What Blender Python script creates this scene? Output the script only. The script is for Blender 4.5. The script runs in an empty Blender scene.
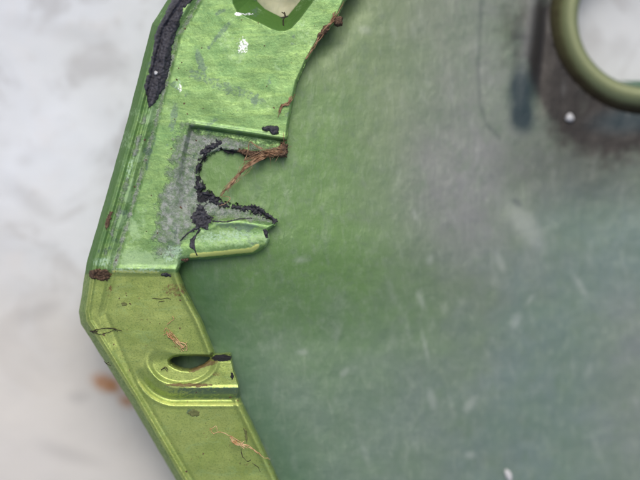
import bpy, math, random
import numpy as np
from mathutils import Vector
random.seed(4); rng = np.random.default_rng(4)
C = bpy.context.scene.collection
S = 0.000125            # metres per unit of drawing (the flange lies at z = 0, 0.125 mm a unit)
D = 0.150               # camera height above the flange

# ------------------------------------------------------------------ camera, sky, sun, exposure
sc = bpy.context.scene
cam = bpy.data.cameras.new('camera'); co = bpy.data.objects.new('camera', cam); C.objects.link(co)
co.location = (0, 0, D); cam.sensor_width = 36; cam.lens = 36*D/(640*S)
cam.clip_start = 0.005; cam.clip_end = 10
cam.dof.use_dof = True; cam.dof.focus_distance = D + 0.0013; cam.dof.aperture_fstop = 6.8
sc.camera = co
SUN_EL, SUN_AZ = 60, 4       # azimuth measured from +y (top of the picture) towards +x
w = bpy.data.worlds.new('World'); sc.world = w; w.use_nodes = True
nt = w.node_tree; bg = nt.nodes['Background']
sky = nt.nodes.new('ShaderNodeTexSky'); sky.sky_type = 'NISHITA'; sky.sun_disc = False
sky.sun_elevation = math.radians(SUN_EL); sky.sun_rotation = math.radians(SUN_AZ)
sky.air_density = 0.8; sky.dust_density = 6.0; sky.ozone_density = 0.6
nt.links.new(sky.outputs[0], bg.inputs[0]); bg.inputs[1].default_value = 0.15
sl = bpy.data.lights.new('sun', 'SUN'); so = bpy.data.objects.new('sun', sl); C.objects.link(so)
sl.energy = 1.1; sl.angle = math.radians(40); sl.color = (1, 0.985, 0.96)
a, e = math.radians(SUN_AZ), math.radians(SUN_EL)
sdir = Vector((math.sin(a)*math.cos(e), math.cos(a)*math.cos(e), math.sin(e)))
so.rotation_euler = sdir.to_track_quat('Z', 'Y').to_euler()
sc.view_settings.view_transform = 'Standard'; sc.view_settings.look = 'None'
sc.view_settings.exposure = -0.18; sc.view_settings.gamma = 1; sc.view_settings.use_curve_mapping = False
sc.render.engine = 'CYCLES'

# ------------------------------------------------------------------ numeric helpers
def world(px, py, z):
    k = S*(1 - z*S/D)
    return np.stack([(px-320)*k, (240-py)*k, z*S + 0*px], -1)
_perm = rng.permutation(512); _g = rng.normal(size=(512, 2)); _g /= np.linalg.norm(_g, axis=1)[:, None]
def perlin(x, y, seed=0):
    x = x + seed*17.31; y = y + seed*9.77
    xi = np.floor(x).astype(int); yi = np.floor(y).astype(int); xf = x-xi; yf = y-yi
    def gr(ix, iy, dx, dy):
        h = _perm[(_perm[(ix + seed*31) % 512] + iy) % 512]; return _g[h, 0]*dx + _g[h, 1]*dy
    u = xf*xf*xf*(xf*(xf*6-15)+10); v = yf*yf*yf*(yf*(yf*6-15)+10)
    n0 = gr(xi, yi, xf, yf)*(1-u) + gr(xi+1, yi, xf-1, yf)*u
    n1 = gr(xi, yi+1, xf, yf-1)*(1-u) + gr(xi+1, yi+1, xf-1, yf-1)*u
    return (n0*(1-v) + n1*v)*1.5
def fbm(x, y, s, o=4, seed=0):
    r = 0; am = 1; t = 0
    for i in range(o):
        r = r + am*perlin(x/s*2**i, y/s*2**i, seed+i*3); t += am; am *= .55
    return r/t
def ss(a, b, x):
    t = np.clip((x-a)/(b-a), 0, 1); return t*t*(3-2*t)
def sdpoly(x, y, P):
    P = np.array(P, float); d = np.full(x.shape, 1e18); s = np.ones(x.shape)
    n = len(P)
    for i in range(n):
        ax, ay = P[i]; bx, by = P[(i+n-1) % n]
        ex, ey = bx-ax, by-ay; wx, wy = x-ax, y-ay
        t = np.clip((wx*ex+wy*ey)/(ex*ex+ey*ey+1e-12), 0, 1)
        d = np.minimum(d, (wx-ex*t)**2 + (wy-ey*t)**2)
        c1 = y >= ay; c2 = y < by; c3 = ex*wy > ey*wx
        s = np.where((c1 & c2 & c3) | (~c1 & ~c2 & ~c3), -s, s)
    return s*np.sqrt(d)
def sdline(x, y, P):
    d = np.full(x.shape, 1e18); P = np.array(P, float)
    for i in range(len(P)-1):
        ax, ay = P[i]; ex, ey = P[i+1]-P[i]; wx, wy = x-ax, y-ay
        t = np.clip((wx*ex+wy*ey)/(ex*ex+ey*ey+1e-12), 0, 1)
        d = np.minimum(d, (wx-ex*t)**2 + (wy-ey*t)**2)
    return np.sqrt(d)
def spot(x, y, cx, cy, rx, ry=None, ang=0, soft=.4):
    ry = ry or rx; c, s_ = math.cos(ang), math.sin(ang)
    u = (x-cx)*c + (y-cy)*s_; v = -(x-cx)*s_ + (y-cy)*c
    r = np.sqrt((u/rx)**2 + (v/ry)**2); return 1 - ss(1-soft, 1+soft, r)

# ------------------------------------------------------------------ outlines of the flange
OUTER = [(214,-162),(186,-62),(184,-30),(167.5,0),(152,24),(127.5,120),(105,200),(86.5,263),(79,312),(81,324),(129,400),(176,480),(216,548),(280,652)]
UPRIGHT = [(500,-165),(430,-100),(372,-40),(345,0),(337,18),(320,37),(306,62),(297,82),(292,105),(288,128),(286,148),(284,157)]
NOTCH = [(268,157),(250,156),(235,153),(220,149.5),(209,155),(201,164),(199,175),(205,187),(200,194),(212,197),(232,203),(255,209),(275,222)]
LOWER = [(275,225),(268,230),(269.5,239),(266,246),(260,251),(252,254.5),(210,259),(187,260),(180,264),(177,272),(184,290),(200,320),(213,352),
         (214,354.5),(230,354),(231,361),(233,372),(238,385),(239,396),(241,404),(250,422),(262,447),(277,480),(310,548),(368,655)]
OUTLINE = OUTER + LOWER[::-1] + NOTCH[::-1] + UPRIGHT[::-1]
TOPHOLE = [(240,-60),(255,-10),(257,1),(265,9),(281,17),(288,15.5),(300,1),(312,-20),(322,-60)]
TOPCHAM = [(222,-62),(231,-10),(233,4),(237,12),(246,17),(262,24),(272,29),(279,31),(285,31),(291,28.5),(299,20),(314,0),(328,-22),(342,-62)]
SLOT = [(169,360.5),(173,357.5),(180,356),(205,356.4),(211,357.5),(208,361),(202,365.5),(190,370),(182,369.5),(175,367),(170,364)]
LEDGE = [(189,125),(282,139),(310,141),(310,222),(268,226),(240,221),(218,222),(203,231),(186,226),(173,210),(174,184)]
TABROLL = [(183,262),(210,259.5),(252,255),(262,251)]

def groove_d(y):      # where the groove inside the rim lip runs, measured in from the outer edge
    return 28 - 14*ss(285, 400, y)
def height(x, y, so_, si_, sh_):
    """so_: distance in from the outer silhouette, si_: in from the inner edge, sh_: in from the holes"""
    low = ss(270, 277, y)
    z = -low*(2.2 + np.maximum(y-273, 0)*0.125)
    gd = groove_d(y)
    lip = ss(gd-3, gd-8, so_)
    z = z + lip*(3.4 - 1.4*low)
    z = z - (2.2 - 1.2*low)*np.exp(-((so_-gd)/2.2)**2)
    z = z - 1.5*np.exp(-((so_-13)/1.5)**2)*(1-low) - 1.0*np.exp(-((so_-18.5)/1.4)**2)*(1-low)*ss(60,110,y)
    z = z + 1.8*np.exp(-((so_-9.5)/1.8)**2)
    t = np.clip((7.5-so_)/7.5, 0, 1); z = z - t**1.6*26
    # ledge round the broken notch
    sl_ = sdpoly(x, y, LEDGE)
    wid = 2.2 + 3*ss(200, 186, x) + 9*ss(200, 186, x)*ss(150, 195, y) + 6*ss(205, 222, y)
    led = 1 - ss(-wid, .3, sl_)
    z = z - led*8.5
    z = z + 1.3*np.exp(-((sl_-2.2)/2.0)**2)*ss(240, 200, y)*ss(170, 190, x)
    # rolled lower side of the tab, crease beads
    dr = sdline(x, y, TABROLL); tr = np.clip((7-dr)/7, 0, 1); z = z - tr**2*8
    z = z + .8*np.exp(-((dr-12)/6)**2)
    z = z + 1.4*np.exp(-((y-268.5-(x-130)*.012)/2.6)**2)*ss(105, 115, x)*ss(185, 172, x)
    # inner edge of the lower flange: a low bead, then the cut
    z = z + low*1.9*np.exp(-((si_-4)/2.5)**2) - 3.5*np.clip((2.4-si_)/2.4, 0, 1)**2
    # chamfer under the top opening
    sc_ = sdpoly(x, y, TOPCHAM); so2 = sdpoly(x, y, TOPHOLE)
    ch = np.where(sc_ < 0, (-sc_)/(-sc_ + np.maximum(so2, 0)+1e-6), 0)
    z = z - 30*ch
    # slot pocket
    q = np.maximum(177-x, 0); r = np.sqrt(q**2 + (y-361)**2)
    tilt = 1 - ss(26, 37, r + 1.5*np.sin(q*.08))
    wy = 1.0 + 9*ss(182, 150, x)
    fade = ss(-1, 1, (y-355.5)/wy)
    pad = -13.0 + 0*x
    fp = tilt*fade*low; z = z*(1-fp) + pad*fp
    z = z - 4.2*np.exp(-((r-38.5)/4.2)**2)*ss(366, 385, y) + 1.0*np.exp(-((r-27)/2.0)**2)*ss(362, 380, y)
    z = z + .9*np.exp(-((r-45)/2.0)**2)*ss(362, 385, y)
    rs = np.sqrt(((x-182)/33)**2 + ((y-362)/22)**2)
    z = z - 2.8*(1-ss(.86, 1.03, rs))*fade + .8*np.exp(-((rs-1.07)/.06)**2)*fade
    z = z - 4*np.clip((2.5-sh_)/2.5, 0, 1)**2*(sl_ > 0)
    z = z - 9*ss(209, 214, x)*ss(362, 357, y)*ss(352, 355, y)
    # dents and grain
    z = z + 1.1*fbm(x, y, 42, 3, 1) + .06*fbm(x, y, 8, 2, 5) + .04*perlin(x/2.1, y/2.1, 8)*(1-.5*low)
    z = z + led*1.5*fbm(x, y, 9, 4, 9)
    return z

# ------------------------------------------------------------------ material helper
class NT:
    def __init__(s, name):
        s.m = bpy.data.materials.new(name); s.m.use_nodes = True; s.t = s.m.node_tree
        s.b = s.t.nodes['Principled BSDF']; s.tc = s.t.nodes.new('ShaderNodeTexCoord').outputs['Object']
    def new(s, t, **k):
        n = s.t.nodes.new(t)
        for a, v in k.items(): setattr(n, a, v)
        return n
    def put(s, sock, v):
        if isinstance(v, bpy.types.NodeSocket): s.t.links.new(v, sock)
        elif isinstance(v, (tuple, list)) and len(v) == 3 and sock.type == 'RGBA': sock.default_value = (*v, 1)
        else: sock.default_value = v
    def noise(s, size, detail=4, rough=.55, stretch=(1,1,1), dist=0, rot=0, off=0):
        mp = s.new('ShaderNodeMapping'); s.put(mp.inputs[0], s.tc)
        mp.inputs['Scale'].default_value = [1/(S*size)/k for k in stretch]; mp.inputs['Rotation'].default_value = (0, 0, rot)
        mp.inputs['Location'].default_value = (off, off*1.7, 0)
        n = s.new('ShaderNodeTexNoise'); s.put(n.inputs['Vector'], mp.outputs[0]); n.inputs['Scale'].default_value = 1
        n.inputs['Detail'].default_value = detail; n.inputs['Roughness'].default_value = rough; n.inputs['Distortion'].default_value = dist
        return n.outputs['Fac']
    def voro(s, size, feature='F1'):
        mp = s.new('ShaderNodeMapping'); s.put(mp.inputs[0], s.tc); mp.inputs['Scale'].default_value = [1/(S*size)]*3
        n = s.new('ShaderNodeTexVoronoi', feature=feature); s.put(n.inputs['Vector'], mp.outputs[0]); n.inputs['Scale'].default_value = 1
        return n.outputs['Distance']
    def ramp(s, v, a, b, lo=0, hi=1):
        n = s.new('ShaderNodeMapRange'); n.interpolation_type = 'SMOOTHSTEP'
        s.put(n.inputs[0], v)
        for i, q in enumerate((a, b, lo, hi)): s.put(n.inputs[i+1], q)
        return n.outputs[0]
    def mt(s, op, a, b=0, clamp=False):
        n = s.new('ShaderNodeMath', operation=op, use_clamp=clamp); s.put(n.inputs[0], a); s.put(n.inputs[1], b); return n.outputs[0]
    def mix(s, f, a, b, mode='MIX'):
        n = s.new('ShaderNodeMix', data_type='RGBA', blend_type=mode)
        s.put(n.inputs[0], f); s.put(n.inputs[6], a); s.put(n.inputs[7], b); return n.outputs[2]
    def attr(s, name):
        return s.new('ShaderNodeAttribute', attribute_name=name).outputs['Fac']
    def bump(s, h, dist, strength=1, prev=None):
        n = s.new('ShaderNodeBump'); s.put(n.inputs['Height'], h); n.inputs['Distance'].default_value = dist*S
        n.inputs['Strength'].default_value = strength
        if prev: s.put(n.inputs['Normal'], prev)
        return n.outputs[0]
    def set(s, **k):
        for a, v in k.items(): s.put(s.b.inputs[a.replace('_', ' ')], v)
        return s.m

def paint_material():
    n = NT('green_metallic_paint')
    n1 = n.noise(30, 5); n2 = n.noise(5, 5, .65, off=3); n3 = n.noise(1.6, 3, .7, off=5)
    st = n.noise(5, 4, .6, (6,1,1), .4, .55, 2)
    low = n.attr('low')
    g = n.mix(n.ramp(n1, .35, .65), (.135,.272,.092), (.19,.335,.115))
    g = n.mix(n.ramp(st, .45, .68, 0, .55), g, (.27,.44,.13))
    g = n.mix(n.ramp(n2, .50, .72, 0, .45), g, (.075,.185,.075))
    l = n.mix(n.ramp(n1, .35, .65), (.325,.425,.110), (.395,.49,.140))
    l = n.mix(n.ramp(n2, .52, .72, 0, .35), l, (.23,.30,.08))
    c = n.mix(low, g, l)
    c = n.mix(n.ramp(n3, .54, .72, 0, .35), c, (.38,.54,.22))
    c = n.mix(n.ramp(n.noise(1.7, 3, .7, off=11), .50, .66, 0, .5), c, (.13,.23,.06))
    c = n.mix(n.ramp(n.noise(12, 6, .75, (2.2,1,1), .8, -.7, 13), .52, .66, 0, .30), c, (.36,.54,.22))
    sp = n.ramp(n.noise(3.2, 2, .6, off=9), .70, .76, 0, .5)
    c = n.mix(sp, c, (.07,.10,.03))
    def lay(c, name, col, size=3.0, gain=.55, soft=.14, k=1.0, off=0):
        a = n.attr(name); nz = n.mt('MULTIPLY', n.mt('SUBTRACT', n.noise(size, 5, .7, off=off), .5), gain*2)
        f = n.ramp(n.mt('ADD', a, n.mt('MULTIPLY', nz, n.ramp(a, .02, .3))), .5-soft, .5+soft, 0, k)
        return n.mix(f, c, col), f
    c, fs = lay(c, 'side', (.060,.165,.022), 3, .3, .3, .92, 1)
    c, f1 = lay(c, 'chalk', (.40,.60,.33), 3.5, .9, .25, .5, 2)
    greyc = n.mix(n.ramp(n.noise(6, 5, .7), .35, .65), (.18,.25,.17), (.43,.44,.46))
    c, f2 = lay(c, 'grey', greyc, 8, 1.0, .32, .80, 3)
    ck = n.ramp(n.mt('ABSOLUTE', n.mt('SUBTRACT', n.noise(7, 6, .75, off=21), .5)), .0, .022, 1, 0)
    c = n.mix(n.mt('MULTIPLY', n.mt('MULTIPLY', f2, ck), .75), c, (.045,.05,.05))
    c = n.mix(n.mt('MULTIPLY', f2, n.ramp(n.noise(9, 5, .7, off=23), .58, .64, 0, .7)), c, (.22,.40,.13))
    c, f3 = lay(c, 'scuff_shade', (.10,.17,.12), 3, .8, .2, .8, 4)
    c, f4 = lay(c, 'yellow', (.66,.74,.22), 4, .6, .25, .85, 5)
    c, f5 = lay(c, 'mint', (.47,.68,.50), 2.2, 1.1, .15, .6, 6)
    c, f6 = lay(c, 'rust', (.13,.065,.028), 3, .7, .15, .85, 7)
    c, f7 = lay(c, 'white', (.80,.86,.88), 2, .7, .1, 1, 8)
    c, f8 = lay(c, 'black', (.014,.015,.020), 3, .6, .08, 1.0, 9)
    worn = n.mt('ADD', n.mt('ADD', f1, f2, True), n.mt('ADD', n.mt('ADD', f5, fs, True), n.mt('ADD', f6, f8, True), True), True)
    b = n.bump(n.noise(2.4, 4, .7), .15); b = n.bump(n.noise(.9, 2, .6, off=4), .12, 1, b)
    b = n.bump(st, .2, .5, b); b = n.bump(n.mt('MULTIPLY', n.mt('ADD', f2, f8, True), n.noise(7, 6, .75, off=21)), 3.5, .8, b)
    met = n.mt('ADD', n.ramp(worn, 0, 1, .42, .04), n.mt('MULTIPLY', low, .1))
    rg = n.mt('ADD', n.ramp(worn, 0, 1, .36, .62), n.ramp(n2, .3, .7, -.06, .1))
    return n.set(Base_Color=c, Metallic=met, Roughness=rg, Normal=b)

def shell_material():
    n = NT('weathered_inner_shell')
    st = n.noise(8, 5, .6, (1,3,1), .9, .13); st2 = n.noise(3, 4, .65, (1,3.5,1), .6, -.12, 4); n1 = n.noise(60, 4); n2 = n.noise(16, 4, .6, off=3)
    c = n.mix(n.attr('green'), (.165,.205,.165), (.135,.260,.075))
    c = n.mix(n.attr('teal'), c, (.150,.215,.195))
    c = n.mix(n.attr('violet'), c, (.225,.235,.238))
    c = n.mix(n.attr('pale2'), c, (.25,.30,.185))
    c = n.mix(n.attr('olive'), c, (.36,.36,.24))
    c = n.mix(n.ramp(n1, .35, .65, 0, .25), c, (.11,.20,.09))
    c = n.mix(n.ramp(st, .50, .78, 0, .20), c, (.38,.46,.34))
    c = n.mix(n.ramp(st2, .56, .80, 0, .18), c, (.42,.48,.40))
    c = n.mix(n.ramp(n2, .52, .70, 0, .25), c, (.14,.19,.15))
    c = n.mix(n.ramp(n.noise(9, 4, .7, (1,1.6,1), off=6), .48, .74, 0, .16), c, (.40,.46,.38))
    c = n.mix(n.ramp(n.noise(11, 4, .7, (1,1.8,1), off=8), .52, .7, 0, .3), c, (.12,.19,.12))
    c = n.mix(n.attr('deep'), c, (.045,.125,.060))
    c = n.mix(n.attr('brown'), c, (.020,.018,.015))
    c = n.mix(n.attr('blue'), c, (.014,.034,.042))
    c = n.mix(n.attr('pale'), c, (.62,.66,.63))
    b = n.bump(st, 1.2, .6); b = n.bump(n.noise(5, 4), .8, .5, b)
    return n.set(Base_Color=c, Metallic=.15, Roughness=n.ramp(n2, .3, .7, .42, .6), Normal=b)

def ring_material():
    n = NT('olive_bore_paint')
    c = n.mix(n.ramp(n.noise(14, 4), .35, .65), (.11,.12,.05), (.18,.195,.085))
    c = n.mix(n.ramp(n.noise(22, 5, .7, off=4), .52, .66, 0, .6), c, (.08,.065,.035))
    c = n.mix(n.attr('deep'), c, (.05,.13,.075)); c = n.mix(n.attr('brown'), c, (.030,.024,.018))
    c = n.mix(n.attr('lip'), c, (.20,.235,.115))
    return n.set(Base_Color=c, Metallic=.2, Roughness=.5, Normal=n.bump(n.noise(5), .8, .6))

def simple(name, c1, c2, size=4, rough=.8, bump=.5, metal=0, spec=.3, lo=.35, hi=.65):
    n = NT(name)
    c = n.mix(n.ramp(n.noise(size, 5, .65), lo, hi), c1, c2)
    return n.set(Base_Color=c, Roughness=rough, Metallic=metal, Specular_IOR_Level=spec, Normal=n.bump(n.noise(size*.6, 5, .7, off=2), bump))
M_PAINT, M_SHELL, M_RING = paint_material(), shell_material(), ring_material()
M_SEAL = simple('black_sealant', (.012,.012,.018), (.055,.058,.075), 3.2, .42, 1.0, 0, .5)
M_SOIL = simple('dry_soil', (.050,.032,.022), (.20,.13,.085), 2.4, .95, 1.2)
M_ROOT = simple('dry_root', (.16,.085,.045), (.42,.28,.17), 6, .8, .3)
M_STRAW = simple('orange_plant_shred', (.38,.20,.08), (.62,.45,.25), 5, .8, .3)
M_DARKB = simple('dark_plant_scrap', (.02,.018,.012), (.07,.06,.035), 4, .8, .3)
M_LEAF = simple('grey_green_flake', (.10,.12,.04), (.16,.18,.07), 3, .8, .3)
M_STONE = simple('white_grit', (.50,.52,.53), (.62,.63,.64), 4, .5, .3)

# ------------------------------------------------------------------ object helpers
HB = -152.0     # underside of the housing, in drawing units
def mesh_from(name, V, F, mat, parent=None, attrs=None, normals=None, smooth=True):
    me = bpy.data.meshes.new(name)
    V = np.asarray(V, float); F = np.asarray(F, int)
    me.vertices.add(len(V)); me.vertices.foreach_set('co', V.astype(np.float32).ravel())
    k = F.shape[1]
    me.loops.add(F.size); me.loops.foreach_set('vertex_index', F.astype(np.int32).ravel())
    me.polygons.add(len(F)); me.polygons.foreach_set('loop_start', np.arange(0, F.size, k, dtype=np.int32))
    me.polygons.foreach_set('loop_total', np.full(len(F), k, dtype=np.int32))
    me.polygons.foreach_set('use_smooth', np.full(len(F), smooth))
    me.update(calc_edges=True); me.validate()
    for a_, v in (attrs or {}).items():
        at = me.attributes.new(a_, 'FLOAT', 'POINT'); at.data.foreach_set('value', np.asarray(v, np.float32))
    if normals is not None: me.normals_split_custom_set_from_vertices(normals)
    me.materials.append(mat)
    o = bpy.data.objects.new(name, me); C.objects.link(o)
    if parent: o.parent = parent; me.transform(__import__('mathutils').Matrix.Translation(-parent.location))
    return o
def tag(o, label=None, cat=None, group=None, kind=None):
    for k, v in (('label', label), ('category', cat), ('group', group), ('kind', kind)):
        if v: o[k] = v
    return o
def snap_grid(f, X, Y):
    """keep the cells touching f<0 and pull their outer vertices on to the outline"""
    gy, gx = np.gradient(f, Y[:, 0], X[0, :])
    ins = f < 0
    cell = ins[:-1,:-1] | ins[1:,:-1] | ins[:-1,1:] | ins[1:,1:]
    g2 = gx*gx+gy*gy+1e-9; st = np.where(ins, 0, np.clip(f, 0, 3))
    near = (f > -.35*(X[0,1]-X[0,0])) & ins; st = np.where(near, f, st)
    return X - st*gx/g2*np.sqrt(g2), Y - st*gy/g2*np.sqrt(g2), cell
def quads(shape, cell):
    idx = np.arange(shape[0]*shape[1]).reshape(shape)
    return np.stack([idx[1:,:-1], idx[1:,1:], idx[:-1,1:], idx[:-1,:-1]], -1)[cell]
def skirt(F):
    """boundary edges of a quad soup, in the direction that keeps normals outwards"""
    E = np.concatenate([F[:, [i, (i+1) % 4]] for i in range(4)])
    key = np.minimum(E[:,0], E[:,1])*10**7 + np.maximum(E[:,0], E[:,1])
    u, inv, cnt = np.unique(key, return_inverse=True, return_counts=True)
    return E[cnt[inv] == 1]

housing = bpy.data.objects.new('metal_housing', None); C.objects.link(housing); housing.location = (0, 0, HB*S)
housing.empty_display_size = .02
tag(housing, 'green metallic housing with chipped angular rim, broken notch and slotted lug on pale ground', 'machine housing')

# ------------------------------------------------------------------ flange
st = 0.6
X, Y = np.meshgrid(np.arange(72, 486, st), np.arange(-156, 646, st))
wob = .55*fbm(X, Y, 9, 3, 21)
notchw = spot(X, Y, 232, 175, 70, 62, 0, .25)
wob += notchw*(4.2*fbm(X, Y, 9, 5, 23) + .9*perlin(X/2.4, Y/2.4, 29))
wob += ss(285, 300, X)*ss(130, 100, Y)*1.2*fbm(X, Y, 5, 3, 25)
sd_all = sdpoly(X, Y, OUTLINE)
d_out = sdline(X, Y, OUTER)
d_in = sdline(X, Y, UPRIGHT + NOTCH + LOWER)
sd_hole = np.minimum(sdpoly(X, Y, TOPHOLE), sdpoly(X, Y, SLOT) + .4*perlin(X/3, Y/3, 7))
wob = np.where(d_out < 12, .25*perlin(X/14, Y/14, 3), wob)
f = np.maximum(sd_all + wob, -sd_hole)
X2, Y2, cell = snap_grid(f, X, Y)
d_out2 = np.where((sdpoly(X2, Y2, OUTLINE) > .1) & (d_out < 6), 0, sdline(X2, Y2, OUTER)); d_in2 = sdline(X2, Y2, UPRIGHT + NOTCH + LOWER)
Z = height(X2, Y2, d_out2, d_in2, sdpoly(X2, Y2, SLOT))
W = world(X2, Y2, Z)
# masks: where paint is chalked, scuffed, stained or given painted shade and highlights
m = {}
low = ss(271, 275, Y); m['low'] = low
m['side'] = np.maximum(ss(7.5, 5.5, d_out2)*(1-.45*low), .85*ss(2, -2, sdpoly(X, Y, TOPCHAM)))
gd = groove_d(Y)
m['grey'] = np.clip(.72*spot(X, Y, 186, 182, 19, 52, .08, .7) + .62*spot(X, Y, 180, 206, 22, 18, 0, .7)
    + .62*np.exp(-((d_out-gd)/2.6)**2)*(1-low) + .5*np.exp(-((d_out-16)/3.5)**2)*ss(90, 120, Y)*(1-low)*(fbm(X,Y,30,2,44)>-.1)
    + .65*spot(X, Y, 212, 145, 28, 9, .1, .6) + .55*spot(X, Y, 205, 206, 24, 14, .3, .6) + .45*spot(X, Y, 245, 146, 40, 5, .15, .6) + .6*spot(X, Y, 240, 214, 36, 6, .2, .6)
    + .5*spot(X, Y, 165, 240, 14, 22, .2, .5), 0, 1)
m['chalk'] = np.clip(.50*spot(X, Y, 228, 238, 45, 10, -.03, .5) + .6*spot(X, Y, 150, 260, 42, 10, 0, .5) + .42*np.exp(-((d_out-21)/3)**2)*(1-low)
    + .5*np.exp(-(sdline(X, Y, [(189,121),(280,135)])/2.8)**2) + .40*(1-low)*ss(.12, .4, fbm(X, Y, 35, 3, 51)) + .35*spot(X, Y, 135, 235, 10, 30, .25)
    + .26*low*ss(9, 2, d_in) + .25*low*np.exp(-((d_out-11)/3)**2), 0, 1)
rr_ = np.sqrt(np.maximum(177-X,0)**2+(Y-361)**2)
m['scuff_shade'] = np.clip(.72*ss(24, 28, rr_)*ss(41, 35, rr_)*ss(368, 384, Y)*ss(125, 215, X) + .7*spot(X, Y, 200, 60, 4, 14, -.35) + .6*spot(X, Y, 174, 116, 4, 16, .15) + .6*spot(X, Y, 238, 226, 26, 4, .05)  # scuffs, plus the shade of the pocket's south wall painted in
    + .55*spot(X, Y, 222, 32, 3, 20, .7) + .5*(1-low)*ss(.22, .45, fbm(X, Y, 20, 3, 61)) + .6*spot(X, Y, 193, 413, 8, 4, .2) + .4*spot(X, Y, 185, 292, 4, 12, -.4)
    + .7*spot(X, Y, 150, 150, 5, 30, .2)*.6 + .5*spot(X, Y, 228, 88, 50, 6, .35), 0, 1)
m['yellow'] = np.clip(1.0*np.exp(-(np.maximum(sdline(X, Y, [(192,255.5),(212,254),(252,250),(257,246)])-0.6, 0)/2.0)**2)  # worn edges, with their bright highlights painted in
    + .85*np.exp(-((Y-271.5-(X-130)*.02)/1.8)**2)*ss(108, 116, X)*ss(164, 156, X)
    + .75*np.exp(-((np.sqrt(np.maximum(177-X,0)**2+(Y-361)**2)-43)/1.5)**2)*ss(366, 385, Y)
    + .38*low*np.exp(-((d_out-9.5)/1.6)**2), 0, 1)
m['mint'] = np.clip(.46*spot(X, Y, 225, 236, 36, 6, -.05, .5) + .55*spot(X, Y, 172, 253, 12, 8, -.5, .5) + .55*spot(X, Y, 102, 262, 10, 5) + .5*spot(X, Y, 130, 168, 3, 14, .25)
    + .45*spot(X, Y, 140, 270, 30, 3) + .45*spot(X, Y, 178, 84, 3, 8, .3), 0, 1)
slotd = sdpoly(X, Y, SLOT)
m['rust'] = np.clip(.7*ss(8, 1, sdline(X, Y, [(228,152),(284,157)]))*ss(226, 245, X) + .85*ss(5, 1, slotd)*ss(360, 366, Y)*ss(180, 196, X) + .6*spot(X, Y, 212, 362, 8, 4, -.3) + .7*spot(X, Y, 190, 385, 26, 2) + .5*spot(X, Y, 100, 275, 14, 6)
    + .5*low*spot(X, Y, 175, 290, 14, 8) + .45*spot(X, Y, 217, 374, 5, 3) + .55*spot(X, Y, 275, 152, 12, 4) + .45*low*ss(.34, .55, fbm(X, Y, 8, 3, 77)) + .42*low*np.exp(-((d_out-gd)/3)**2)*ss(.0,.4,fbm(X,Y,20,3,79)), 0, 1)
m['white'] = np.clip(.55*spot(X, Y, 243, 46, 7, 10, .15, .8) + .7*spot(X, Y, 238, 14, 4, 2) + .5*spot(X, Y, 248, 14, 6, 1.5) + .5*spot(X, Y, 180, 88, 2, 5), 0, 1)
dn_ = sdline(X, Y, NOTCH)
m['black'] = np.clip(ss(11, 2, dn_)*(.22+1.5*fbm(X, Y, 6, 4, 99)) + .42*spot(X, Y, 200, 214, 14, 10, .3, .8) + .95*spot(X, Y, 222, 358, 10, 3.5) + .6*ss(3, 1, sd_hole)*spot(X, Y, 284, 16, 5, 5) + .5*spot(X, Y, 203, 180, 8, 26)  # black stains; the strip beside the slot is a shadowed gap painted in
    + .7*spot(X, Y, 240, 153, 18, 2.5, .08) + .6*spot(X, Y, 232, 376, 2, 4) + .0, 0, 1)
# vertex normals from the grid
dx = np.gradient(W, axis=1); dy = np.gradient(W, axis=0); N = np.cross(dy, dx); N *= np.sign(N[..., 2:3]+1e-12); N /= np.linalg.norm(N, axis=-1, keepdims=True)+1e-12
FQ = quads(X.shape, cell)
cx, cy = X.ravel()[FQ[:, 3]]+st/2, Y.ravel()[FQ[:, 3]]+st/2
do_f = d_out.ravel()[FQ[:, 3]]; led_f = sdpoly(cx, cy, LEDGE) < 0
q = np.maximum(177-cx, 0); pk_f = (np.sqrt(q**2+(cy-361)**2) < 41.5) & (cy > 356-6*ss(182,150,cx)); ch_f = sdpoly(cx, cy, TOPCHAM) < 0
lab = np.zeros(len(FQ), int)
lab[cy > 273.5] = 1; lab[pk_f] = 2; lab[led_f] = 3; lab[ch_f] = 4; lab[do_f < groove_d(cy)] = 5; lab[do_f < 7] = 6
names = ['upper_flange', 'lower_flange', 'slot_pocket', 'notch_ledge', 'opening_chamfer', 'rim_lip', 'side_wall']
Wf, Nf = W.reshape(-1, 3), N.reshape(-1, 3)
bE = skirt(FQ)
bmask = np.zeros(len(Wf), bool); bmask[bE.ravel()] = True
dof = d_out2.ravel()
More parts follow.
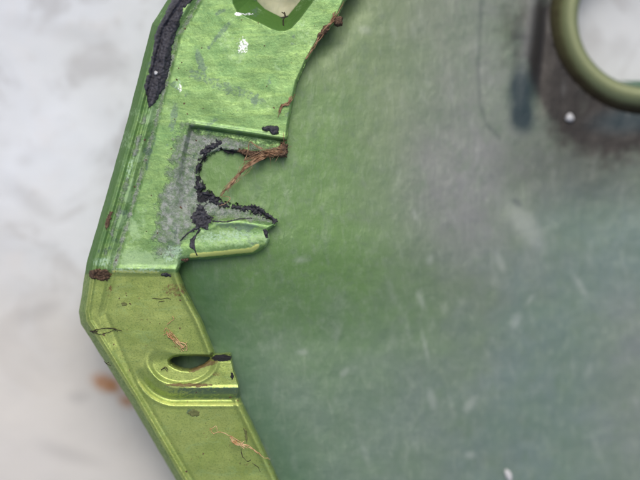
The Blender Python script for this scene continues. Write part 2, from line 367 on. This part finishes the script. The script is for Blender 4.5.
for L, nm in enumerate(names):
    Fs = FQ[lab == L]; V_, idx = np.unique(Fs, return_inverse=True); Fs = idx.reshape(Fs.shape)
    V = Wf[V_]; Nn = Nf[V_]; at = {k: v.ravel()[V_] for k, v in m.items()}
    # thickness: walls hang from every cut edge of the sheet
    E = skirt(Fs); real = bmask[V_[E[:, 0]]] & bmask[V_[E[:, 1]]]; E = E[real]
    deep = dof[V_[E]] .mean(1) < 3
    u = np.unique(E); mp = {int(b): i for i, b in enumerate(u)}
    base = V[u].copy(); outer_v = dof[V_[u]] < 3
    base[:, 2] = np.where(outer_v, HB*S, base[:, 2]-16*S)
    n0 = len(V); e0 = np.array([mp[int(t)] for t in E[:, 0]], int) if len(E) else np.zeros(0, int); e1 = np.array([mp[int(t)] for t in E[:, 1]], int) if len(E) else np.zeros(0, int)
    if len(E):
        # own copies of the top row so that the wall has a crisp corner
        V = np.concatenate([V, V[u], base]); k = len(u)
        Sk = np.stack([n0+e1, n0+e0, n0+k+e0, n0+k+e1], -1)
        hn = np.zeros((k, 3)); 
        for (a_, b_), i0, i1 in zip(E, e0, e1):
            d_ = Wf[V_[b_]]-Wf[V_[a_]]; h = np.array([d_[1], -d_[0], 0]); hn[i0] += h; hn[i1] += h
        hn /= np.linalg.norm(hn, axis=1, keepdims=True)+1e-12
        Nn = np.concatenate([Nn, hn, hn])
        at = {k_: np.concatenate([v, v[u], v[u]]) for k_, v in at.items()}
        Fs = np.concatenate([Fs, Sk])
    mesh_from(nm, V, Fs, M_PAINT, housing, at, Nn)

def H_at(x, y):
    x = np.atleast_1d(np.asarray(x, float)); y = np.atleast_1d(np.asarray(y, float))
    return height(x, y, sdline(x, y, OUTER), sdline(x, y, UPRIGHT+NOTCH+LOWER), sdpoly(x, y, SLOT))

# ------------------------------------------------------------------ inner shell (bowl) and bore
RC, RI, RO = (648, 17), 70, 102
def shell_h(x, y):
    z = -14 - 92*ss(235, 630, x) - 16*ss(300, 680, y + .2*x) - 25*ss(235, 350, y)*ss(560, 260, x) 
    z = z + 2.5*np.exp(-((x-(533-.10*y))/10)**2)*ss(130, 60, y) - 5*np.exp(-((x-(548-.10*y))/8)**2)*ss(130, 60, y)
    z = z - 14*ss(200, 150, x) - 28*spot(x, y, 283, -22, 62, 66, 0, .6)
    z = z + 1.6*fbm(x, y, 60, 3, 71) + .5*fbm(x, y, 14, 3, 72)
    return z
st2 = 2.2
XS, YS = np.meshgrid(np.arange(96, 860, st2), np.arange(-150, 640, st2))
fs = RO - 4 - np.hypot(XS-RC[0], YS-RC[1])
outl = np.array(OUTLINE); 
leftcut = sdpoly(XS, YS, OUTER + [(900, 900), (900, -400), (190, -400)]) + 7
fs = np.maximum(fs, leftcut)
XS2, YS2, cs = snap_grid(fs, XS, YS)
ZS = shell_h(XS2, YS2); WS = world(XS2, YS2, ZS)
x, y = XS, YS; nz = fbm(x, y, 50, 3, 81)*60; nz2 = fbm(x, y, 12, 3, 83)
a_ = {}  # green, teal, violet: the bowl's reflection gradient painted as colour
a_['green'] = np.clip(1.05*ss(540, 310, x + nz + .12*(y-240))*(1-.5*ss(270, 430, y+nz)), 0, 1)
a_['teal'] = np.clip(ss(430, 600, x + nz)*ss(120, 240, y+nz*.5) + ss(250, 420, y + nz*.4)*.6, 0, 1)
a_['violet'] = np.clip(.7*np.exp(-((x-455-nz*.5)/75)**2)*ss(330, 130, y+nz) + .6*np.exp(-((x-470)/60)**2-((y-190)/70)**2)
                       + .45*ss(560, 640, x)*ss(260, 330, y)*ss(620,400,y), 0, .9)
a_['deep'] = np.clip(.55*ss(60, 8, sdline(x, y, [(180,262),(205,330),(240,400),(290,500)]))*ss(240, 275, y) + .06*ss(330, 470, y)*ss(430, 300, x), 0, 1)  # shading along the lower flange edge, painted into the colour
a_['pale2'] = np.clip(.5*np.exp(-((x-375-nz*.4)/75)**2)*ss(260, 20, y+nz), 0, 1)  # lighter upper centre painted in against the flange's contact shade
a_['olive'] = np.clip(.9*spot(x, y, 283, -5, 40, 34, 0, .5), 0, 1)
a_['brown'] = np.clip(.95*(1-ss(RO-2, RO+62, np.hypot(x-RC[0], y-RC[1])+nz2*22+nz*.3))*ss(-60, 30, y) + 1.0*spot(x, y, 632, 122, 50, 17, -.1, .6)  # brown grime round the bore; the patch below it is painted shade
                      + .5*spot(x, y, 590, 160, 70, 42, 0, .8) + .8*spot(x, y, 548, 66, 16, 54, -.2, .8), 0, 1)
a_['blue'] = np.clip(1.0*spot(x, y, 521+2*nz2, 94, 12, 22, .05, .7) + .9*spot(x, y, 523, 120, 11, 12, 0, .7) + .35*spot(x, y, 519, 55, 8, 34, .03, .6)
                     + .55*spot(x, y, 517, 203, 6, 3, .6) + .9*spot(x, y, 630, 120, 34, 12, -.1, .7)  # dark patch under the bore is its shade painted in
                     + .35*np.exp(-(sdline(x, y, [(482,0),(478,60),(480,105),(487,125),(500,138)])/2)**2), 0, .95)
pale = np.zeros_like(x)
r2 = random.Random(9)
for (px, py, l, wd, an) in [(421,300,9,3,-1.2),(432,399,10,4,-1.3),(515,322,8,4,1.2),(425,345,16,2,-1.35),(470,404,8,4,1),(430,260,5,3,1.4),(500,262,10,4,-1.2),(300,260,6,3,0),
                            (345,372,5,3,.8),(365,30,6,4,0),(302,352,5,3,0),(580,285,12,3,-1),(470,455,5,3,0),(415,215,6,2,-1.2),(530,300,6,2,1)]:
    pale = np.maximum(pale, .2*spot(x, y, px, py, l, wd, -an, .7))
for i in range(150):
    px, py = r2.uniform(190, 640), r2.uniform(0, 480)
    pale = np.maximum(pale, r2.uniform(.03, .10)*spot(x, y, px, py, r2.uniform(4, 14), r2.uniform(1.6, 3), 1.45+r2.uniform(-.3, .3), .8))
pale = np.maximum(pale, .16*np.exp(-((x-(532-.12*y))/5)**2)*ss(120, 20, y)); pale = np.maximum(pale, .25*spot(x, y, 525, 225, 10, 24, -.6, .8))
a_['pale'] = pale
FS = quads(XS.shape, cs); V_, idx = np.unique(FS, return_inverse=True)
V = WS.reshape(-1,3)[V_]; Fq = idx.reshape(FS.shape); E = skirt(Fq); u = np.unique(E); mp = {int(b): i for i, b in enumerate(u)}; n0 = len(V)
low_ = V[u].copy(); low_[:, 2] = HB*S      # the shell's outer wall down to its underside
Sk = np.array([[b, a, n0+mp[int(a)], n0+mp[int(b)]] for a, b in E], int)
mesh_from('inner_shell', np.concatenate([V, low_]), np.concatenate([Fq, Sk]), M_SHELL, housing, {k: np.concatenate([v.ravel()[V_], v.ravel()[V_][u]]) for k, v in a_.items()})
# bore: profile turned round its axis (radius, height), from the shell up over the lip and down through the floor
prof = [(RO+3,-150),(RO-1,-116),(99.5,-104),(95,-94),(89,-88),(85,-82),(81,-78.5),(77,-78),(73,-79.5),(70.5,-82.5),(69.5,-88),(69.3,-100),(69.2,-115),(69.2,-127)]
prof = prof[:1] + [(r_, z_-22) for r_, z_ in prof[1:]]; nseg = 160; V = []; F = []; dp, br, lp = [], [], []
cxw, cyw = (RC[0]-320)*S*(1+105*S/D), (240-RC[1])*S*(1+105*S/D)
for i, (r, z) in enumerate(prof):
    for k in range(nseg):
        t = 2*math.pi*k/nseg; rr = (r + .5*math.sin(3*t+i*.3) + (8*max(0, -math.cos(t))**2 if i < 3 else 0))*S*(1+105*S/D)
        V.append((cxw + rr*math.cos(t), cyw + rr*math.sin(t), z*S))
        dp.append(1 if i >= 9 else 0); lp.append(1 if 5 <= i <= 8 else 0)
        br.append(min(1, max(0, 2.4 - i/2.4)*(.5+.5*math.cos(t-math.radians(262)))**.8) if i < 7 else 0)  # lower outer slope darkened: its shade is painted in
for i in range(len(prof)-1):
    for k in range(nseg):
        F.append((i*nseg+k, i*nseg+(k+1) % nseg, (i+1)*nseg+(k+1) % nseg, (i+1)*nseg+k))
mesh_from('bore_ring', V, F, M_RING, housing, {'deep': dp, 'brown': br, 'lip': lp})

# flat ledge across the lower side of the bore
P_ = [(RC[0]+69.5*math.cos(t), RC[1]+69.5*math.sin(t)) for t in np.linspace(math.radians(66), math.radians(114), 24)]
V = np.array([world(np.array(a_1), np.array(b_1), np.array(z_)) for z_ in (-112., -124.) for a_1, b_1 in [(q_[0], 81.0) for q_ in P_] + P_])
F = []; n_ = 24
for i in range(n_-1):
    F += [(i, n_+i, n_+i+1, i+1), (2*n_+i+1, 3*n_+i+1, 3*n_+i, 2*n_+i), (i+1, 2*n_+i+1, 2*n_+i, i)]
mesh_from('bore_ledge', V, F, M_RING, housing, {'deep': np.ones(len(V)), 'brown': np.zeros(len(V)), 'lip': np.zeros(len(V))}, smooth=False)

# ------------------------------------------------------------------ black sealant crusts (stuck to the housing: its parts)
def crust(name, poly, mat, parent=None, grow=0, thick=2.5, lump=1.6, edge=2.5, step=.8, rough=1.5, zf=None, seed=0, chunks=6):
    P = np.array(poly); x0, y0 = P.min(0)-4; x1, y1 = P.max(0)+4
    X, Y = np.meshgrid(np.arange(x0, x1, step), np.arange(y0, y1, step))
    sd = sdpoly(X, Y, poly) - grow + rough*(fbm(X, Y, chunks, 4, 31+seed) + .5*perlin(X/1.8, Y/1.8, 37+seed))
    gy, gx = np.gradient(sd, step); sdn = sd/np.maximum(np.hypot(gx, gy), .6)
    X2, Y2, cell = snap_grid(sd, X, Y)
    base = (zf or H_at)(X2.ravel(), Y2.ravel()).reshape(X.shape)
    t = np.clip(-sdn/edge, 0, 1)
    z = base - .8 + np.sqrt(t*(2-t))*(thick + lump*fbm(X, Y, chunks, 4, 41+seed) + .5*lump*perlin(X/2.2, Y/2.2, 47+seed) + .8)
    W = world(X2, Y2, z); FQ = quads(X.shape, cell); V_, idx = np.unique(FQ, return_inverse=True); Fq = idx.reshape(FQ.shape)
    V = W.reshape(-1, 3)[V_]
    E = skirt(Fq); n0 = len(V); u = np.unique(E); mp = {int(b): i for i, b in enumerate(u)}
    low_ = V[u].copy(); low_[:, 2] -= 4*S if zf is None else 8*S
    Sk = np.array([[b, a, n0+mp[int(a)], n0+mp[int(b)]] for a, b in E], int)
    V = np.concatenate([V, low_]); Fq = np.concatenate([Fq, Sk])
    if parent is None:       # a thing of its own: origin at its middle
        c = V.mean(0); c[2] = V[:, 2].min(); o = mesh_from(name, V-c, Fq, mat); o.location = c
    else: o = mesh_from(name, V, Fq, mat, parent)
    return o
def ribbon(pts, wd):
    """outline polygon round a polyline; wd may vary"""
    P = np.array(pts, float); n = len(P); wd = wd if hasattr(wd, '__len__') else [wd]*n; L, R = [], []
    for i in range(n):
        d = P[min(i+1, n-1)]-P[max(i-1, 0)]; d /= np.linalg.norm(d)+1e-9; nn = np.array([-d[1], d[0]])*wd[i]/2
        L.append(tuple(P[i]+nn)); R.append(tuple(P[i]-nn))
    return L + R[::-1]
crusts = [
 (crust, dict(poly=[(176,-30),(205,-30),(193,-2),(182,10),(176,32),(171,47),(169.5,67),(163,87),(156,100),(149,107),(148,97),(145,86),(151,67),(155.5,37),(160,25),(166,15),(172,0)], thick=1.3, lump=1.7, seed=1, grow=1.3, chunks=9, rough=2.2)),
 (crust, dict(poly=[(190,219),(191,213),(196,212),(198,204),(204,206),(207,213),(214,218),(210,224),(208,230),(200,229),(195,231),(194,225)], thick=1.6, lump=2.2, rough=3.2, chunks=5, seed=2)),
 (crust, dict(poly=ribbon([(198,195),(205,194),(212,197),(220,201)], [4,6,8,5]), thick=2.0, lump=3.2, rough=4.2, seed=3, chunks=4)),
 (crust, dict(poly=ribbon([(206,197),(218,203),(230,206)], [5,7,4]), thick=1.5, lump=3, rough=4.2, seed=13, chunks=4)),
 (crust, dict(poly=ribbon([(232,205),(243,209),(250,208),(259,211),(268,216),(276,223)], [3,5,7,7,5,4]), thick=2.0, lump=3.2, rough=4.4, seed=4, chunks=6)),
 (crust, dict(poly=[(194,187),(198,181),(203,182),(206,187),(202,190),(196,190)], thick=2, lump=2.6, rough=3.4, seed=5, chunks=4)),
 (crust, dict(poly=ribbon([(201,161),(198,167),(197,173)], [2,5,2]), thick=2, lump=2.6, rough=3, seed=6, chunks=4)),
 (crust, dict(poly=[(199,150),(207,146),(215,142),(217,137),(222,142),(218,147),(211,150),(206,156),(201,155)], thick=2, lump=2.6, rough=3.2, seed=7, chunks=4)),
 (crust, dict(poly=[(261,127),(270,125),(279,126),(279,134),(272,135),(268,131),(262,130)], thick=3.5, seed=8, rough=1.4, chunks=4)),
 (crust, dict(poly=ribbon([(196,228),(188,233),(180,241)], [2.4,1.8,1.4]), thick=.8, lump=.4, edge=1, rough=.5, step=.5, seed=9)),
 (crust, dict(poly=ribbon([(200,229),(196,235),(192.5,240),(192,246),(195,250),(197,256)], [3,2,5,6,2,1.6]), thick=1.6, lump=.6, edge=1.5, rough=.7, step=.5, seed=10)),
 (crust, dict(poly=ribbon([(212,221),(225,222),(240,219),(252,218)], [2.2,1.6,1.6,1.2]), thick=.8, lump=.4, edge=1, rough=.7, step=.5, seed=11)),
 (crust, dict(poly=ribbon([(161,274),(166,275),(171,275.5)], [3,5,3]), thick=1.5, rough=1, step=.6, seed=12)),
 (crust, dict(poly=ribbon([(264,229),(266,233),(267,238)], [4,5,3]), thick=2, rough=1, step=.6, seed=14)),
]
for fn, k in crusts: fn(name='sealant_residue', mat=M_SEAL, parent=housing, **k)

# ------------------------------------------------------------------ scraps lying on it: things of their own
def tubes(strands, name, mat, label, cat, group=None, seg=6, zf=None, lift=.6):
    """strands: list of (points[(x,y,height above surface)], radius)"""
    V, F = [], []
    for pts, rad in strands:
        P = np.array(pts, float); n = max(8, int(np.hypot(*(np.diff(P[:, :2], axis=0)).T).sum()/1.6))
        t = np.linspace(0, len(P)-1, n); i = np.clip(t.astype(int), 0, len(P)-2); f_ = t-i
        pp = lambda j: P[np.clip(j, 0, len(P)-1)]
        f3 = f_[:, None]
        Q = .5*((2*pp(i)) + (pp(i+1)-pp(i-1))*f3 + (2*pp(i-1)-5*pp(i)+4*pp(i+1)-pp(i+2))*f3**2 + (3*pp(i)-pp(i-1)-3*pp(i+1)+pp(i+2))*f3**3)
        Q[:, :2] += .35*rng.normal(size=(n, 2))*min(1, rad)
        base = np.maximum((zf or H_at)(Q[:, 0], Q[:, 1]), -14) if zf is None else zf(Q[:, 0], Q[:, 1])
        c = world(Q[:, 0], Q[:, 1], base + Q[:, 2] + lift)
        tg = np.gradient(c, axis=0); tg /= np.linalg.norm(tg, axis=1, keepdims=True)+1e-12
        up = np.array([0, 0, 1.]); s_ = np.cross(tg, up); s_ /= np.linalg.norm(s_, axis=1, keepdims=True)+1e-12; u_ = np.cross(s_, tg)
        r = .66*rad*S*(.25 + .75*np.sin(np.pi*np.linspace(.06, .94, n))**.5)*(1+.25*rng.normal(size=n))
        b0 = len(V)
        for k in range(n):
            for q_ in range(seg):
                an = 2*math.pi*q_/seg; V.append(c[k] + r[k]*(math.cos(an)*s_[k] + math.sin(an)*u_[k]))
        for k in range(n-1):
            for q_ in range(seg):
                F.append((b0+k*seg+q_, b0+k*seg+(q_+1) % seg, b0+(k+1)*seg+(q_+1) % seg, b0+(k+1)*seg+q_))
    V = np.array(V); c = V.mean(0); c[2] = V[:, 2].min()
    o = mesh_from(name, V-c, F, mat); o.location = c
    return tag(o, label, cat, group)
def jit(pts, j, jz=0):
    return [(a+rng.normal()*j, b+rng.normal()*j, max(0, c+rng.normal()*jz)) for a, b, c in pts]

# root tuft spanning the notch
T = []
spine = [(286,152,4),(272,154,6),(258,158,9),(245,168,9),(234,180,8),(226,190,6),(221,196,4)]
for i in range(9): T.append((jit(spine, 1.3, 1)[:random.choice((4,5,6,7))], random.uniform(.45, .85)))
T.append((spine, 1.1)); T.append((jit(spine[:5], 1.2), 1.0))
for i in range(6): T.append((jit([(284,148,5),(270,151,6),(258,156,7),(247,160,7)], 1.8, 1), random.uniform(.4, .7)))
for i in range(16):
    k_ = random.randint(0, 3); T.append((jit(spine[k_:k_+random.randint(3, 4)], 2.6, 1.5), random.uniform(.2, .3)))
for i in range(9): T.append((jit([(286,146,4),(279,150,6),(272,158,6)], 4, 1.5), random.uniform(.2, .35)))
T.append(([(264,155,8),(257,147,8),(250,142,7),(248,150,8),(245,160,7),(243,170,7)], .6))
T.append(([(250,141,7),(256,146,9),(266,152,9),(276,156,6)], .65)); T.append(([(252,143,7),(261,148,9),(271,150,7)], .5))
T.append(([(283,132,2),(284,142,4),(283,152,4)], .5)); T.append(([(287,140,2),(281,146,5),(285,156,4)], .7))
T.append(([(219,206,4),(226,203,5),(230,198,4),(221,196,4)], .5))
tubes(T, 'dry_root_tuft', M_ROOT, 'brown frayed root tuft hanging across the broken notch of the green rim', 'root tuft')
# fibres along the right-hand inner edge
T = []
edge = [(343,2,2),(336,14,2),(328,26,2),(320,36,2),(312,48,2),(305,60,2),(300,72,1)]
for i in range(11):
    s0 = random.randint(0, 4); T.append((jit(edge[s0:s0+random.randint(2, 3)], 1.7, .6), random.uniform(.5, 1.1)))
tubes(T, 'dry_root_fibres', M_ROOT, 'thin brown root fibres stuck along the upper right edge of the green flange', 'root fibres')
T = [(jit([(291,96,1),(288,102,1),(283,106,1),(279,113,1)], 1.5, .5), random.uniform(.4, .8)) for i in range(6)]
tubes(T, 'dry_root_fibres', M_ROOT, 'small brown fibre wisp on the flange edge just above the broken notch', 'root fibres')
# orange shreds on the lower flange
T = [([(172,316,1),(174,319,1),(170,322,1),(167,325,1)], .6), ([(166,331,1),(169,337,1),(174,341,1),(179,345,1),(184,351,1)], .9),
     ([(163,335,1),(168,334,1),(173,339,1),(178,342,1)], .6), ([(175,341,1),(182,343,2),(187,346,1),(186,351,1)], .8), ([(180,349,1),(184,347,2),(187,342,1)], .6),
     ([(170,331,1),(166,328,1),(164,332,1)], .6)] + [(jit([(168,333,1),(175,340,1),(183,349,1)], 1.6, .3), .5) for i in range(6)]
tubes(T, 'plant_shred', M_STRAW, 'crumpled orange plant shred lying just above the slot hole', 'plant shred')
T = [([(210,428,1),(213,433,1),(220,432,1),(228,435,1),(236,439,1),(246,446,1),(256,451,1),(263,457,1),(270,459,1)], .7),
     ([(232,441,1),(238,444,1),(248,446,1),(258,454,1)], .8), ([(230,436,1),(234,443,1),(239,445,2),(244,441,1)], .9), ([(209,431,1),(216,426,1),(217,431,1)], .5)] + \
    [(jit([(232,438,1),(238,443,1),(246,447,1)], 1.5, .3), .6) for i in range(5)]
tubes(T, 'plant_shred', M_STRAW, 'long thin orange plant shred lying at the bottom of the lower flange', 'plant shred')
T = [([(92,332,.8),(97,329.5,.8),(106,328,.8),(115,329,.8),(122,331,.5)], .6), ([(92,333,.8),(100,334,.8),(108,332.5,.8),(114,330,.8)], .5), ([(90,331,.8),(94,331.5,1),(97,331,.8)], 1.2), ([(112,328,.5),(118,332,.5)], .4)]
tubes(T, 'grass_scrap', M_DARKB, 'looped black grass scrap on the left corner of the lower flange', 'plant scrap')
T = [([(104,361,.5),(107,364,.5),(111,366,.3)], .6), ([(106,364,.5),(109,362,.5)], .4)]
tubes(T, 'grass_scrap', M_DARKB, 'tiny dark scrap on the outer edge of the lower flange, below the looped one', 'plant scrap')
T = [([(161,371,.5),(165,367,1),(168,370,.5)], .8), ([(164,366,.5),(167,372,.5)], .6)]
tubes(T, 'grass_scrap', M_DARKB, 'small dark scrap in the slot pocket, left of the slot hole', 'plant scrap')
T = [([(152,298,.3),(160,299,.3),(168,298,.3),(171,300,.3)], .4), ([(158,302,.3),(165,301,.3)], .35)]
tubes(T, 'grass_scrap', M_DARKB, 'faint brown scrap near the crease at the top of the lower flange', 'plant scrap')
T = [([(241,449,.3),(242,456,.3),(247,461,.3),(251,460,.3)], .7), ([(252,463,.3),(258,467,.3),(260,472,.3)], .5)]
tubes(T, 'grass_scrap', M_DARKB, 'dark hooked scrap below the long orange shred', 'plant scrap')
T = [([(281,12,1),(285,15,1),(283,21,1),(284,26,0)], .9), ([(284,12,1),(286,17,1)], 1.0)]
tubes(T, 'grass_scrap', M_DARKB, 'dark scrap hanging in the opening at the top edge of the flange', 'plant scrap')
def crumb(poly, mat, label, cat, name, **k):
    return tag(crust(name, poly, mat, None, **k), label, cat)
crumb([(89,271),(98,268),(108,270),(111,276),(108,281),(98,281),(90,278)], M_SOIL, 'dark brown soil clump on the left end of the crease', 'soil clump', 'soil_clump', thick=2.5, lump=2.5, rough=2.2, seed=15, chunks=4, step=.6)
crumb([(334,18),(339,15),(343,18),(342,25),(337,26),(333,22)], M_SOIL, 'dark brown soil lump caught on the upper right flange edge', 'soil clump', 'soil_clump', thick=4, lump=2, rough=1.6, seed=16, chunks=4, step=.6, zf=lambda x, y: 0*x)
crumb([(317,36),(323,27),(328,23),(329,29),(323,36),(318,41)], M_SOIL, 'narrow brown soil lump below the larger one on the upper right flange edge', 'soil clump', 'soil_clump', thick=2, lump=2, rough=1.8, seed=17, chunks=4, step=.6, zf=lambda x, y: 0*x)
crumb([(281,142),(288,144),(287,156),(281,158),(276,153)], M_SOIL, 'brown soil clod at the right end of the root tuft beside the notch', 'soil clump', 'soil_clump', thick=4, lump=2, rough=2, seed=18, chunks=4, step=.6, zf=lambda x, y: 0*x-6)
crumb(ribbon([(238,150),(247,153),(256,155),(262,158)], [4,7,7,3]), M_SOIL, 'dark soil under the root tuft on the upper side of the notch', 'soil clump', 'soil_clump', thick=3, lump=2.5, rough=2, seed=19, chunks=4, step=.6, zf=lambda x, y: 0*x-9)
crumb([(180,257),(185,258),(190,259),(186,262),(180,261)], M_SOIL, 'small brown soil crumb at the left end of the yellow tab edge', 'soil clump', 'soil_clump', thick=1.5, lump=1, rough=1, seed=20, chunks=4, step=.5, zf=lambda x, y: 0*x-3)
crumb([(104,223),(109,212),(114,211),(112,218),(109,227),(106,232)], M_SOIL, 'thin brown soil smear on the rim lip above the crease', 'soil clump', 'soil_clump', thick=.8, lump=.8, rough=1.8, seed=22, chunks=4, step=.6)
crumb([(121,303),(124,301.5),(128,304),(126,306),(122,306)], M_LEAF, 'small grey-green flake near the top left of the lower flange', 'flake', 'leaf_flake', thick=.6, lump=.5, rough=.6, seed=23, step=.5, edge=1)
crumb([(153.5,72),(156,70.5),(158.5,72.5),(157,75),(154.5,75)], M_STONE, 'tiny modelled white chip on the black residue strip along the upper left rim', 'glint', 'white_glint', thick=3.2, lump=.5, rough=.5, seed=26, step=.5, edge=1)  # white fleck added to stand for a specular glint
crumb([(187,413),(193,409),(200,411),(199,416),(192,417)], M_LEAF, 'grey-green flake below the slot pocket on the lower flange', 'flake', 'leaf_flake', thick=.5, lump=.5, rough=1, seed=24, step=.5, edge=1)
crumb([(243,427),(247,430),(248,438),(247,444),(245,438),(244,433)], M_LEAF, 'narrow grey-green flake beside the lower inner edge', 'flake', 'leaf_flake', thick=.8, lump=.5, rough=.8, seed=25, step=.5, edge=1)
# specks of grit over the flange: nobody could count them
V, F = [], []; r3 = random.Random(5)
pts = np.array([(r3.uniform(90, 330), r3.uniform(0, 480)) for _ in range(900)])
ok = (sdpoly(pts[:,0], pts[:,1], OUTLINE) < -5) & (sdline(pts[:,0], pts[:,1], OUTER) > 12) & (sdpoly(pts[:,0], pts[:,1], SLOT) > 3) & (sdpoly(pts[:,0], pts[:,1], TOPCHAM) > 0)
pts = pts[ok]; pts = pts[:170]; hz = H_at(pts[:,0], pts[:,1])
for (px, py), h in zip(pts, hz):
    r = .4 + .9*r3.random()**3; b0 = len(V); an = r3.uniform(0, 6.28); el = r3.uniform(1, 1.8)
    ring = [(px + r*el*math.cos(t)*math.cos(an) - r*math.sin(t)*math.sin(an), py + r*el*math.cos(t)*math.sin(an) + r*math.sin(t)*math.cos(an)) for t in [k*math.pi/3+r3.uniform(-.3,.3) for k in range(6)]]
    for x_, y_ in ring: V.append(world(np.array(x_), np.array(y_), np.array(h-.3)))
    V.append(world(np.array(px), np.array(py), np.array(h + .7*r)))
    for k in range(6): F.append((b0+k, b0+6, b0+(k+1) % 6))
g = mesh_from('soil_specks', V, F, M_SOIL); tag(g, 'scattered dark brown soil specks over the green flange', 'soil specks', None, 'stuff')

# grit lying in the bowl, far out of focus
def pebble(px, py, r, z, name, mat, label, cat, el=1.0, an=0):
    V, F = [], []; nu, nv = 12, 7; c = world(np.array(float(px)), np.array(float(py)), np.array(float(z)))
    for j in range(nv+1):
        for i in range(nu):
            t, p_ = 2*math.pi*i/nu, math.pi*j/nv; k = 1 + .12*math.sin(3*t+j) 
            u, v, w_ = r*el*math.sin(p_)*math.cos(t)*k, r*math.sin(p_)*math.sin(t)*k, .8*r*math.cos(p_)
            V.append(((u*math.cos(an)-v*math.sin(an))*S, (u*math.sin(an)+v*math.cos(an))*S, (w_+.8*r)*S))
    for j in range(nv):
        for i in range(nu): F.append((j*nu+i, (j+1)*nu+i, (j+1)*nu+(i+1) % nu, j*nu+(i+1) % nu))
    o = mesh_from(name, V, F, mat); o.location = c; return tag(o, label, cat)
pebble(569, 118, 4.6, float(shell_h(np.array(569.), np.array(118.)))-1, 'white_grit', M_STONE, 'white grit grain beside the bore at the top right of the bowl', 'grit')
pebble(508, 475, 3.6, float(shell_h(np.array(508.), np.array(475.)))-1, 'white_grit', M_STONE, 'long white flake lying at the bottom of the bowl', 'grit', 2.0, math.radians(-70))

# ------------------------------------------------------------------ ground
n = NT('pale_concrete')
n1 = n.noise(260, 4, .55); n2 = n.noise(90, 5, .62, off=3, dist=.6); n3 = n.noise(26, 5, .65, off=6)
c = n.mix(n.ramp(n1, .35, .65), (.60,.64,.665), (.68,.73,.785))
c = n.mix(n.ramp(n2, .50, .64, 0, .6), c, (.40,.41,.42))
c = n.mix(n.ramp(n2, .30, .46, .5, 0), c, (.66,.67,.68))
c = n.mix(n.ramp(n3, .55, .72, 0, .3), c, (.42,.41,.40))
c = n.mix(n.attr('warm'), c, (.575,.565,.53))
c = n.mix(n.attr('grey'), c, (.30,.30,.30))
c = n.mix(n.mt('MULTIPLY', n.attr('rust'), n.ramp(n3, .3, .55, .6, 1)), c, (.42,.20,.08))
M_GROUND = n.set(Base_Color=c, Roughness=.85, Normal=n.bump(n1, 12, .5, n.bump(n3, 2.5, .6)))
k = 1 - HB*S/D
ax = np.concatenate([np.linspace(-8000, -200, 12), np.arange(-180, 900, 5.), np.linspace(920, 8000, 12)])
GX, GY = np.meshgrid(ax, ax)
GZ = HB + 5.0*fbm(GX, GY, 150, 3, 91)*spot(GX, GY, 20, 200, 900, 900, 0, .5) - 3.5
PX, PY = (GX-320)*S, (240-GY)*S
ppx, ppy = 320 + (GX-320)/k, 240 + (GY-240)/k
ga = {'rust': np.clip(1.0*spot(ppx, ppy, 106, 384, 15, 8, .4, .5) + .9*spot(ppx, ppy, 127, 401, 9, 6, .3, .6), 0, 1),
      'warm': np.clip(ss(150, 400, ppy + 60*fbm(GX, GY, 90, 3, 93))*.85, 0, 1),
      'grey': np.clip(.35*spot(ppx, ppy, 38, 312, 22, 8, -.3, .7) + .35*spot(ppx, ppy, 78, 398, 10, 6, 0, .7) + .3*spot(ppx, ppy, 70, 455, 30, 7, .3, .7)
                      + .28*spot(ppx, ppy, 30, 200, 26, 8, .6, .8) + .2*spot(ppx, ppy, 60, 30, 50, 8, .2, .8) + .2*spot(ppx, ppy, 24, 160, 8, 6, 0, .8) + .25*spot(ppx, ppy, 622, 45, 9, 10, 0, .8), 0, 1)}
G = np.stack([PX, PY, GZ*S], -1).reshape(-1, 3)
g = mesh_from('ground', G, quads(GX.shape, np.ones((len(ax)-1,)*2, bool)), M_GROUND, None, {a: v.ravel() for a, v in ga.items()})
tag(g, 'pale grey weathered concrete ground with small rust stains', 'ground', None, 'structure')
